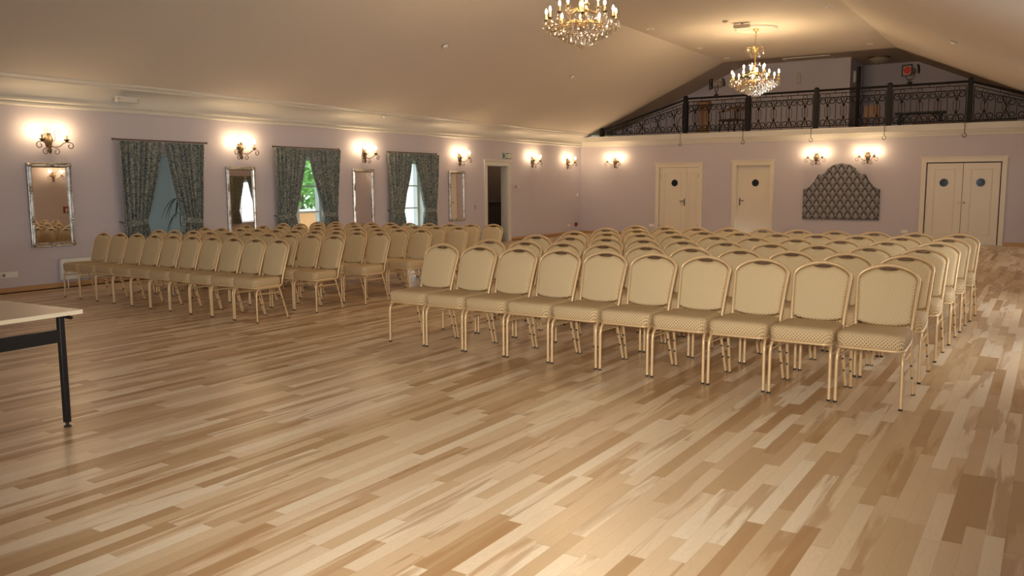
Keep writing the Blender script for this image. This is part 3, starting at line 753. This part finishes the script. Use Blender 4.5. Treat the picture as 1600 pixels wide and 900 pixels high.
for y, wd in ((21.6, 'far window of the right wall'),):
    for sd, q, sg in (('near', (-.80, -.06, -.74, -.40), 1), ('far', (.80, .06, .74, .40), -1)):
        c = curtain_panel(*q, sg, int(y)+sg); c.location = (RW, y, 0)
        for k in c.children: k.matrix_parent_inverse = Matrix.Scale(-1, 4, (1, 0, 0))
        tag(c, '%s curtain of the far right-wall window, seen in a mirror' % sd, 'curtain', 'curtains on the right wall')

# ---------------------------------------------------------------- wall mirrors
def make_mirror():
    t = empty('wall_mirror'); hw, hh = .325, .615; zc = 1.245
    b = MB(); prof = [(0, .0), (0, .03), (-.010, .040), (-.022, .034), (-.034, .046), (-.050, .046), (-.064, .034), (-.070, .026), (-.070, .0)]
    R = []
    for d, h in prof: R.append([(h, s_*(hw+d), zc+q*(hh+d)) for s_, q in ((-1, -1), (1, -1), (1, 1), (-1, 1))])
    b.rings(R, cap=False); b.build('frame', 'silver', t, angle=40)
    y_, z_, tl = hw-.066, hh-.066, .0125
    b = MB(); b.rings([[(x-tl*(q*z_), s_*y_, zc+q*z_) for s_, q in ((-1, -1), (1, -1), (1, 1), (-1, 1))] for x in (.010, .018)]); b.build('mirror_glass', 'mirror', t)
    def orn(y, z, L, hor):
        m = MB()
        for k in (-1, 0, 1):
            r = .030 if k == 0 else .022; o = k*L*.36
            m.lathe([(r, 0), (r*.9, .008), (r*.5, .016), (.004, .019)], 10, (.036, y+(o if hor else 0), z+(0 if hor else o)), 'x')
        m.build('frame_ornament', 'silver', t, angle=50)
    orn(0, zc+hh-.034, .14, True); orn(0, zc-hh+.034, .14, True)
    for s_ in (-1, 1):
        for z in (zc+.22, zc-.22): orn(s_*(hw-.034), z, .12, False)
        for q in (-1, 1): orn(s_*(hw-.034), zc+q*(hh-.034), .05, True)
    return t
m0 = make_mirror(); kids(m0); 
for i, (y, wd) in enumerate(zip((6.875, 10.36, 13.60, 16.96), ('left of the leftmost window', 'between the leftmost and middle windows', 'right of the middle window', 'beside the open doorway'))):
    o = m0 if i == 0 else copy_tree(m0); o.location = (.0, y, 0)
    tag(o, 'tall silver-framed mirror hanging on the left wall '+wd, 'mirror', 'silver wall mirrors')

# ---------------------------------------------------------------- radiators
def radiator(y0, y1, label):
    t = empty('radiator', (0, (y0+y1)/2, 0), label=label, cat='radiator', group='panel radiators under the windows'); h = (y1-y0)/2
    b = MB(); b.box(.06, .075, -h, h, .13, .43)
    n = int((y1-y0)/.035)
    for i in range(n): b.box(.075, .082, -h+.008+i*.035, -h+.028+i*.035, .15, .41)
    b.build('front_panel', 'rad', t, bevel=.002)
    bx(.02, .06, -h, h, .13, .42).build('back_panel', 'rad', t)
    b = MB(); b.box(.015, .08, -h, h, .43, .437); b.build('top_grille', 'rad', t)
    b = MB(); b.tube([(.05, -h+.05, .13), (.05, -h+.05, 0)], .008, 6); b.tube([(.05, -h+.10, .13), (.05, -h+.10, 0)], .008, 6); b.build('pipe', 'pvc', t)
    for s_ in (-1, 1): bx(.004, .02, s_*(h-.2)-.02, s_*(h-.2)+.02, .2, .38).build('wall_bracket', 'rad', t)
radiator(6.93, 9.30, 'white panel radiator on the left wall under the leftmost window')
radiator(14.5, 16.0, 'white panel radiator glimpsed between chair legs under the rightmost window')

# ---------------------------------------------------------------- damask headboard panel
o = [(-.955, -.735), (.955, -.735), (.955, .06)]
for i in range(1, 9):
    q = i/8; o.append((.955-.36*q**.75-.02*math.sin(q*PI), .06+.385*q**1.35))
o += [(.455, .455)]
for i in range(1, 18):
    a = math.radians(16+148*i/18); o.append((.475*math.cos(a), .295+.44*math.sin(a)))
o += [(-x, z) for x, z in o[2:12][::-1]]
t = empty('headboard_panel', (7.735, D-.004, 1.30), label='arched damask-upholstered headboard panel mounted on the back wall', cat='wall panel')
b = MB(); b.rings([[(x, 0, z) for x, z in o], [(x, -.05, z) for x, z in o], [(x*.985, -.065, z*.982) for x, z in o]]); b.build('upholstery', 'damask', t, angle=40)
b = MB(); b.tube([(x*.935, -.068, z*.925-.004) for x, z in o], .008, 5, True); b.build('piping', 'damask', t)

# ---------------------------------------------------------------- gallery railing
PX = [.70, 3.37, 5.19, 7.01, 8.80, 10.61, 13.05]; YR = D+.05
def ztop(x):
    if x < 3.37: return 3.14+(3.93-3.14)*(x-.70)/2.67
    if x > 10.61: return 3.95+(3.16-3.95)*(x-10.61)/2.44
    return 3.95
t = empty('gallery_railing', (0, YR, 2.955), label='black wrought iron railing with scrollwork along the gallery edge', cat='railing')
Z0 = 2.955
for i, x in enumerate(PX):
    h = (3.23 if i == 0 else 3.26 if i == 6 else 4.03)-Z0
    b = MB(); b.box(x-.055, x+.055, -.055, .055, 0, h-.03); b.lathe([(.055, h-.03), (.062, h-.02), (.05, h-.004), (.012, h+.01)], 10, (x, 0, 0)); b.build('post', 'iron', t)
for i in range(6):
    xa, xb = PX[i]+.055, PX[i+1]-.055; wdt = xb-xa
    f = lambda x, v: (x, 0, (.07+(ztop(x)-.09-Z0-.07)*v))     # v=0 bottom rail, v=1 upper frame rail
    b = MB(); b.tube([(xa, 0, ztop(xa)-Z0), (xb, 0, ztop(xb)-Z0)], .028, 8); b.build('handrail', 'iron', t)
    b = MB()
    P = lambda v: [f(xa+.03+(wdt-.06)*k/4, v) for k in range(5)]
    b.tube(P(0), .011, 5); b.tube(P(1), .011, 5); b.tube(P(.87), .011, 5)
    for xx in (xa+.03, xb-.03): b.tube([f(xx, 0), f(xx, 1)], .011, 5)
    for k in (1, 2, 3): xx = xa+wdt*k/4; b.tube([f(xx, 1), (xx, 0, ztop(xx)-Z0)], .008, 5)
    for xx in (xa+.3, (xa+xb)/2, xb-.3): b.tube([(xx, 0, 0), f(xx, 0)], .009, 5)
    pn = b.build('scrollwork_panel', 'iron', t)
    nu = 4 if i in (1, 2, 3, 4) else 5
    for k in range(nu):
        uw = (wdt-.06)/nu; c = xa+.03+uw*(k+.5); hh = ztop(c)-Z0-.16; kv = 1/max(hh, .08)
        rs = min(.092, hh*.2)
        b = MB(); b.tube([f(c, 0), f(c, .87)], .009, 5)
        q = .070
        if hh > .3: b.tube([f(c, .23), f(c-q, .33), f(c-q, .57), f(c, .67), f(c+q, .57), f(c+q, .33), f(c, .23)], .007, 5)
        b.build('baluster', 'iron', pn)
        if k < nu-1: MB().tube([f(c+uw/2, 0), f(c+uw/2, .87)], .008, 5).build('baluster', 'iron', pn)
        b = MB(); rr = .055 if hh > .5 else .03
        b.tube([(c+rr*math.cos(a), 0, f(c, .935)[2]+rr*.9*math.sin(a)) for a in [2*PI*z/14 for z in range(14)]], .007, 5, True); b.build('ring', 'iron', pn)
        for s_ in (-1, 1):
            for zz, sg in ((f(c+s_*uw*.25, .87)[2]-rs, 1), (f(c, 0)[2]+rs, -1)):
                pts = [(c+s_*(uw*.25-(-rs*.0))+s_*a, 0, zz+sg*e) for a, e in spiral(0, 0, rs, rs*.30, PI*.5, -1.15, 20)]
                st = [(c+s_*.005, 0, zz-sg*rs*1.6), (c+s_*uw*.10, 0, zz-sg*rs*.2), (c+s_*uw*.17, 0, zz+sg*rs*.75)]
                MB().tube(st+pts, .0110, 5).build('scroll', 'iron', pn)
# hooks hanging below the posts, over the cornice
for x, n in zip([3.34, 5.16, 6.98, 8.78, 10.58], ORD):
    h = empty('hanging_hook', (x-.03, D-.165, 2.62), label='small black iron hook hanging under the %s gallery post from the left' % ['second', 'third', 'fourth', 'fifth', 'sixth'][ORD.index(n)], cat='hook', group='iron hooks below the railing')
    MB().tube([(0, .145, .345), (0, .0, .345), (0, 0, .08)], .008, 5).build('rod', 'rubber', h)
    b = MB(); b.tube([(0, 0, .08)]+[(.0+.045*math.cos(a), 0, .035+.045*math.sin(a)) for a in [PI/2-2*PI*k/16*.86 for k in range(17)]], .008, 5); b.build('ring', 'rubber', h)

# stage lights on the railing
def stage_light(x, z, ry, lens, label, cat='stage light'):
    t = empty('stage_light', (x, YR, z), ry, label, cat)
    b = MB(); b.tube([(-.11, 0, .26), (-.11, 0, .12), (-.06, 0, .05), (.06, 0, .05), (.11, 0, .12), (.11, 0, .26)], .010, 6); b.tube([(0, 0, -.04), (0, 0, .05)], .013, 6); b.box(-.04, .04, -.05, .05, -.045, -.005); b.build('yoke', 'iron', t)
    b = MB(); b.lathe([(.05, -.20), (.085, -.16), (.095, -.05), (.095, .08), (.115, .10), (.115, .14)], 18, (0, 0, .27), 'y'); b.build('housing', 'can', t, angle=40)
    MB().lathe([(.098, .139), (.098, .146), (.02, .150)], 18, (0, 0, .27), 'y').build('lens', lens, t)
    b = MB(); b.box(-.13, .13, -.17, -.145, .38, .41); b.box(-.13, -.115, -.17, -.145, .13, .41); b.box(.115, .13, -.17, -.145, .13, .41); b.box(-.13, .13, -.17, -.145, .13, .15); b.build('filter_frame', 'iron', t)
    b = MB()
    b.tube([(.13, -.02+.20*math.cos(a), .27+.20*math.sin(a)) for a in [PI*.35*k/6-.3 for k in range(7)]], .03, 6); b.build('shutter', 'black', t)
stage_light(4.27, 3.985+.045, -.9, 'porthole', 'dark stage light clamped on the gallery rail left of the chandelier')
stage_light(5.05, 3.985+.045, .3, 'porthole', 'dark stage light on the gallery rail half hidden behind the chandelier')
stage_light(9.25, 3.985+.045, -.35, 'redlens', 'stage light with a red filter on the right of the gallery rail')

# furniture on the gallery
t = empty('wooden_cabinet', (3.55, 24.6, 2.93), .2, 'tall narrow orange-brown wooden cabinet behind the gallery railing', 'cabinet')
bx(-.13, .13, -.12, .12, 0, .82).build('body', 'chest_wood', t, bevel=.006); bx(-.17, .17, -.15, .15, .82, 1.02).build('head', 'chest_wood', t, bevel=.03)
bx(-.16, .16, -.14, .14, 0.0, .06).build('plinth', 'chest_wood', t); bx(-.004, .004, -.128, -.119, .08, .8).build('door_gap', 'dark_wood', t)
t = empty('wooden_armchair', (4.42, 24.5, 2.93), -.3, 'brown wooden spindle-backed armchair behind the gallery railing', 'armchair')
bx(-.28, .28, -.26, .24, .40, .45).build('seat', 'dark_wood', t, bevel=.01)
for x in (-.25, .25):
    for y in (-.23, .21): MB().tube([(x, y, 0), (x, y, .40)], .02, 8).build('leg', 'dark_wood', t)
    MB().tube([(x*1.08, .22, .74), (x*1.12, .0, .70), (x*1.1, -.24, .68), (x*1.1, -.27, .64)], .022, 8).build('armrest', 'chest_wood', t)
    MB().tube([(x*1.05, -.2, .45), (x*1.1, -.22, .68)], .015, 8).build('arm_post', 'dark_wood', t)
b = MB(); b.tube([(-.28, .22, .74), (-.2, .25, .80), (0, .27, .83), (.2, .25, .80), (.28, .22, .74)], .025, 8); b.build('back_rail', 'chest_wood', t)
for k in range(7): x = -.22+.073*k; MB().tube([(x, .22, .45), (x, .255, .79)], .010, 6).build('spindle', 'dark_wood', t)
t = empty('wooden_chair', (8.2, 24.75, 2.93), .15, 'orange-brown wooden chair behind the gallery railing beside the dark pole', 'chair')
bx(-.20, .20, -.2, .2, .40, .44).build('seat', 'chest_wood', t, bevel=.008)
b = MB(); o2 = rrect(.2, .2, .34, .66, .08); b.prism([(x, y) for x, y in o2], -.21, -.185); b.build('backrest', 'chest_wood', t)
for x in (-.17, .17):
    for y in (-.18, .18): MB().tube([(x, y, 0), (x, y, .41)], .018, 6).build('leg', 'chest_wood', t)
t = empty('black_bench', (9.40, 24.6, 2.93), .03, 'narrow black bench standing behind the gallery railing', 'bench')
bx(-.60, .60, -.17, .17, .37, .42).build('seat', 'black', t, bevel=.006)
for x in (-.48, .48):
    bx(x-.03, x+.03, -.14, .14, 0, .37).build('leg', 'black', t)
    MB().tube([(x-(.03 if x > 0 else -.03), 0, .18), (x*.6, 0, .365)], .015, 6).build('brace', 'black', t)
t = empty('dark_board', (10.45, 24.15, 2.93), label='long dark board lying on the gallery floor behind the railing', cat='board')
bx(-1.15, 1.15, -.12, .12, 0, .13).build('board', 'dark_wood', t, bevel=.01)
MB().tube([(7.88, 24.4, 2.93), (7.88, 24.4, 4.60)], .045, 12).build('dark_pole', 'iron')
tag(bpy.data.objects['dark_pole'], 'thick black upright pole standing on the gallery', 'pole')
b = MB(); b.tube([(3.12, D+.25, 2.95), (3.06, D+.2, 3.2), (3.16, D+.15, 3.42), (3.36, D+.13, 3.53), (3.7, D+.16, 3.66), (4.1, D+.3, 3.76)], .012, 6)
tag(b.build('black_cable', 'rubber'), 'black cable arching behind the second gallery post', 'cable')
# ceiling bowl lamp and fixtures on the gallery
t = empty('ceiling_bowl_light', (8.1, 26.0, ZC+.12), label='unlit opal bowl ceiling light above the gallery', cat='ceiling light')
MB().lathe([(.30, 0), (.30, -.03), (.285, -.035)], 24).build('rim', 'bronze', t); MB().lathe([(.285, -.03), (.25, -.09), (.16, -.14), (.05, -.165), (.01, -.17)], 24).build('glass_bowl', 'opal', t, angle=60)
MB().lathe([(.02, -.168), (.02, -.18), (.004, -.20)], 10).build('finial', 'bronze', t)
t = empty('ceiling_hatch', (6.42, 25.0, ZC+.12), label='flat white-edged hatch panel in the gallery ceiling', cat='hatch')
bx(-.62, .62, -.30, .30, -.018, 0).build('panel', 'gallery_ceiling', t); b = MB(); b.box(-.65, .65, -.33, -.30, -.025, 0); b.box(-.65, .65, .30, .33, -.025, 0); b.box(-.65, -.62, -.3, .3, -.025, 0); b.box(.62, .65, -.3, .3, -.025, 0); b.build('rim', 'white', t)
t = empty('wall_intercom', (6.05, 25.5, 4.53), label='pale vertical box on the gallery back wall', cat='wall box'); bx(-.05, .05, -.03, 0, -.15, .15).build('case', 'lilac2', t, bevel=.005); bx(-.03, .03, -.036, -.03, -.12, .12).build('cover', 'pvc_warm', t)
t = empty('wall_speaker', (7.45, 26.0, 4.53), label='white narrow box on the gallery corner wall by the black pole', cat='wall box'); bx(0, .05, -.08, .08, -.16, .16).build('case', 'pvc', t, bevel=.005); bx(.05, .056, -.06, .06, -.13, .13).build('cover', 'pvc', t)

# ---------------------------------------------------------------- small ceiling fittings
def downlight(x, y, n):
    t = empty('recessed_spotlight', (x, y, ZC), label='small unlit recessed ceiling spotlight, '+n, cat='ceiling light', group='recessed ceiling spotlights')
    MB().lathe([(.085, 0), (.085, -.008), (.055, -.012), (.05, -.002)], 18).build('trim_ring', 'pvc', t); MB().lathe([(.05, -.001), (.03, -.004), (.004, -.004)], 14).build('lamp', 'grey', t)
for x, y, n in ((4.77, 17.71, 'nearest of the three along the left fold'), (4.76, 20.86, 'middle of the three along the left fold'), (4.75, 22.92, 'farthest of the three along the left fold'), (8.59, 17.53, 'alone at the right of the chandelier'), (8.45, 22.6, 'near the gallery edge on the right')): downlight(x, y, n)
t = empty('emergency_light', (6.66, 18.2, ZC), .15, 'white box-shaped emergency light on the ceiling beside the chandelier medallion', 'emergency light')
bx(-.17, .17, -.06, .06, -.10, -.03).build('housing', 'pvc_warm', t, bevel=.01); bx(-.02, .02, -.02, .02, -.03, 0).build('stem', 'grey', t); bx(-.14, .14, -.045, .045, -.112, -.101).build('diffuser', 'pvc', t)
t = empty('smoke_detector', (6.45, 17.75, ZC), label='round white smoke detector on the flat ceiling left of the emergency light', cat='smoke detector')
MB().lathe([(.06, 0), (.06, -.02), (.04, -.04), (.005, -.045)], 16).build('dome', 'pvc_warm', t); MB().lathe([(.068, 0), (.068, -.008), (.055, -.01)], 16).build('base', 'pvc_warm', t)
SL = math.atan2(ZC-2.9, XA)
def detector(x, y, side, label):
    z = 2.90+(ZC-2.88)/(XA+.05)*(x if side < 0 else RW-x)
    t = empty('smoke_detector', (x, y, z), 0, label, 'smoke detector', 'smoke detectors on the sloping ceilings')
    t.rotation_euler = (0, -SL if side < 0 else SL, 0)
    MB().lathe([(.055, .01), (.055, -.02), (.035, -.045), (.005, -.05)], 16).build('dome', 'pvc', t); MB().lathe([(.065, .01), (.065, -.010), (.05, -.012)], 16).build('base', 'grey', t)
detector(2.69, 13.0, -1, 'small white smoke detector on the left sloping ceiling, nearer the camera')
detector(2.62, 18.08, -1, 'small white smoke detector on the left sloping ceiling, farther away')
detector(10.76, 17.64, 1, 'small white smoke detector on the right sloping ceiling above the railing')
t = empty('crown_sensor', (.29, 14.0, 2.985), label='tiny white sensor dome under the left crown moulding', cat='sensor')
MB().lathe([(.03, .03), (.045, -.0), (.035, -.045), (.01, -.055)], 14).build('dome', 'pvc', t); MB().lathe([(.05, .015), (.05, .005)], 14).build('base', 'grey', t)
t = empty('cable_box', (.18, 8.1, 2.86), label='long white cover box with two end clips on the left crown moulding', cat='cover box')
bx(-.06, .035, -.19, .19, -.05, .04).build('cover', 'white', t, bevel=.01)
for y in (-.18, .16): bx(.03, .05, y-.018, y+.018, -.025, .015).build('clip', 'pvc_warm', t)

# ---------------------------------------------------------------- small wall fittings
def outlet(loc, rz, n, label):
    t = empty('power_outlet', loc, rz, label, 'power outlet')
    bx(-.04*n, .04*n, -.010, 0, -.04, .04).build('plate', 'pvc', t, bevel=.003)
    for k in range(n): MB().lathe([(.026, .010), (.026, .013), (.020, .0135), (.018, .011)], 16, (-.04*n+.04+.08*k, 0, 0), 'y').build('socket', 'grey' if k == 0 and n > 2 else 'pvc', t)
outlet((0, 6.21, .265), PI/2, 3, 'white triple power outlet low on the left wall under the leftmost mirror')
outlet((0, 22.72, .28), PI/2, 2, 'white double power outlet low on the left wall near the far corner')
outlet((9.31, D, .29), 0, 2, 'white double power outlet on the back wall beside the double doors')
outlet((2.40, D, .30), 0, 2, 'white double power outlet on the back wall left of the first door')
t = empty('red_wall_box', (0, 23.17, .29), label='small dark red box low on the left wall near the corner', cat='wall box'); bx(0, .05, -.06, .06, -.055, .055).build('case', 'red', t, bevel=.006); bx(.05, .054, -.045, .045, -.04, .04).build('cover', 'red', t)
t = empty('thermostat', (0, 19.76, 1.47), label='small control plate on the wall right of the open doorway', cat='switch'); bx(0, .012, -.10, .10, -.03, .03).build('plate', 'pvc_warm', t, bevel=.003); bx(.012, .02, -.07, -.01, -.018, .018).build('dial', 'grey', t); bx(.012, .02, .02, .08, -.018, .018).build('switch', 'pvc', t)
t = empty('white_sensor', (0, 23.27, 1.19), label='small round white sensor on the left wall at the far corner', cat='sensor'); MB().lathe([(.05, 0), (.05, .02), (.03, .035)], 16, (0, 0, 0), 'x').build('dome', 'pvc', t); MB().lathe([(.055, 0), (.055, .006)], 16, (0, 0, 0), 'x').build('base', 'pvc_warm', t)
t = empty('hanging_charm', (0, 17.76, .86), label='small diamond-shaped wire charm hanging on the wall beside the doorway', cat='ornament')
b = MB(); b.tube([(.01, 0, .12), (.01, .07, 0), (.01, 0, -.12), (.01, -.07, 0)], .010, 6, True); b.build('wire_diamond', 'silver', t); MB().lathe([(.02, 0), (.02, .015), (.005, .02)], 10, (0, 0, .12), 'x').build('nail', 'grey', t)
# exit sign: running man, arrow
t = empty('exit_sign', (0, 19.26, 2.285), label='small green exit sign with running man above the doorway', cat='sign')
bx(0, .012, -.19, .19, -.075, .075).build('plate', 'green', t)
b = MB(); X = (.0122, .0150)
def sp(pts): b.prism([(y, z) for y, z in pts], X[0], X[1], 'yz')
sp([(-.17, -.06), (-.075, -.06), (-.075, .06), (-.17, .06), (-.17, .05), (-.087, .05), (-.087, -.05), (-.17, -.05)])
sp(arc(-.035, .043, .014, 0, 2*PI, 12)[:-1])
sp([(-.06, .022), (-.02, .028), (.005, .0), (-.003, -.008), (-.022, .010), (-.028, -.012), (.0, -.03), (-.008, -.06), (-.022, -.06), (-.016, -.036), (-.045, -.02), (-.075, -.045), (-.085, -.035), (-.055, -.008), (-.045, .010), (-.062, .008)])
sp([(.03, -.055), (.165, -.055), (.165, .055), (.03, .055)])
b.build('running_man', 'signwhite', t)
b = MB(); X = (.0152, .017); sp([(.088, .045), (.108, .045), (.108, -.008), (.14, -.008), (.098, -.047), (.056, -.008), (.088, -.008)]); b.build('arrow', 'green', t)
# fire sign on the right wall, seen in the leftmost mirror
t = empty('fire_sign', (RW, 14.68, 1.14), label='red fire extinguisher sign on the right wall seen in the leftmost mirror', cat='sign')
bx(-.01, 0, -.10, .10, -.10, .10).build('plate', 'red', t); b = MB(); X = (-.013, -.0102); sp([(-.03, -.07), (.02, -.07), (.02, .03), (.005, .05), (-.015, .05), (-.03, .03)]); sp([(.04, .05), (.07, .0), (.06, -.05), (.05, -.02)]); b.build('pictogram', 'signwhite', t)
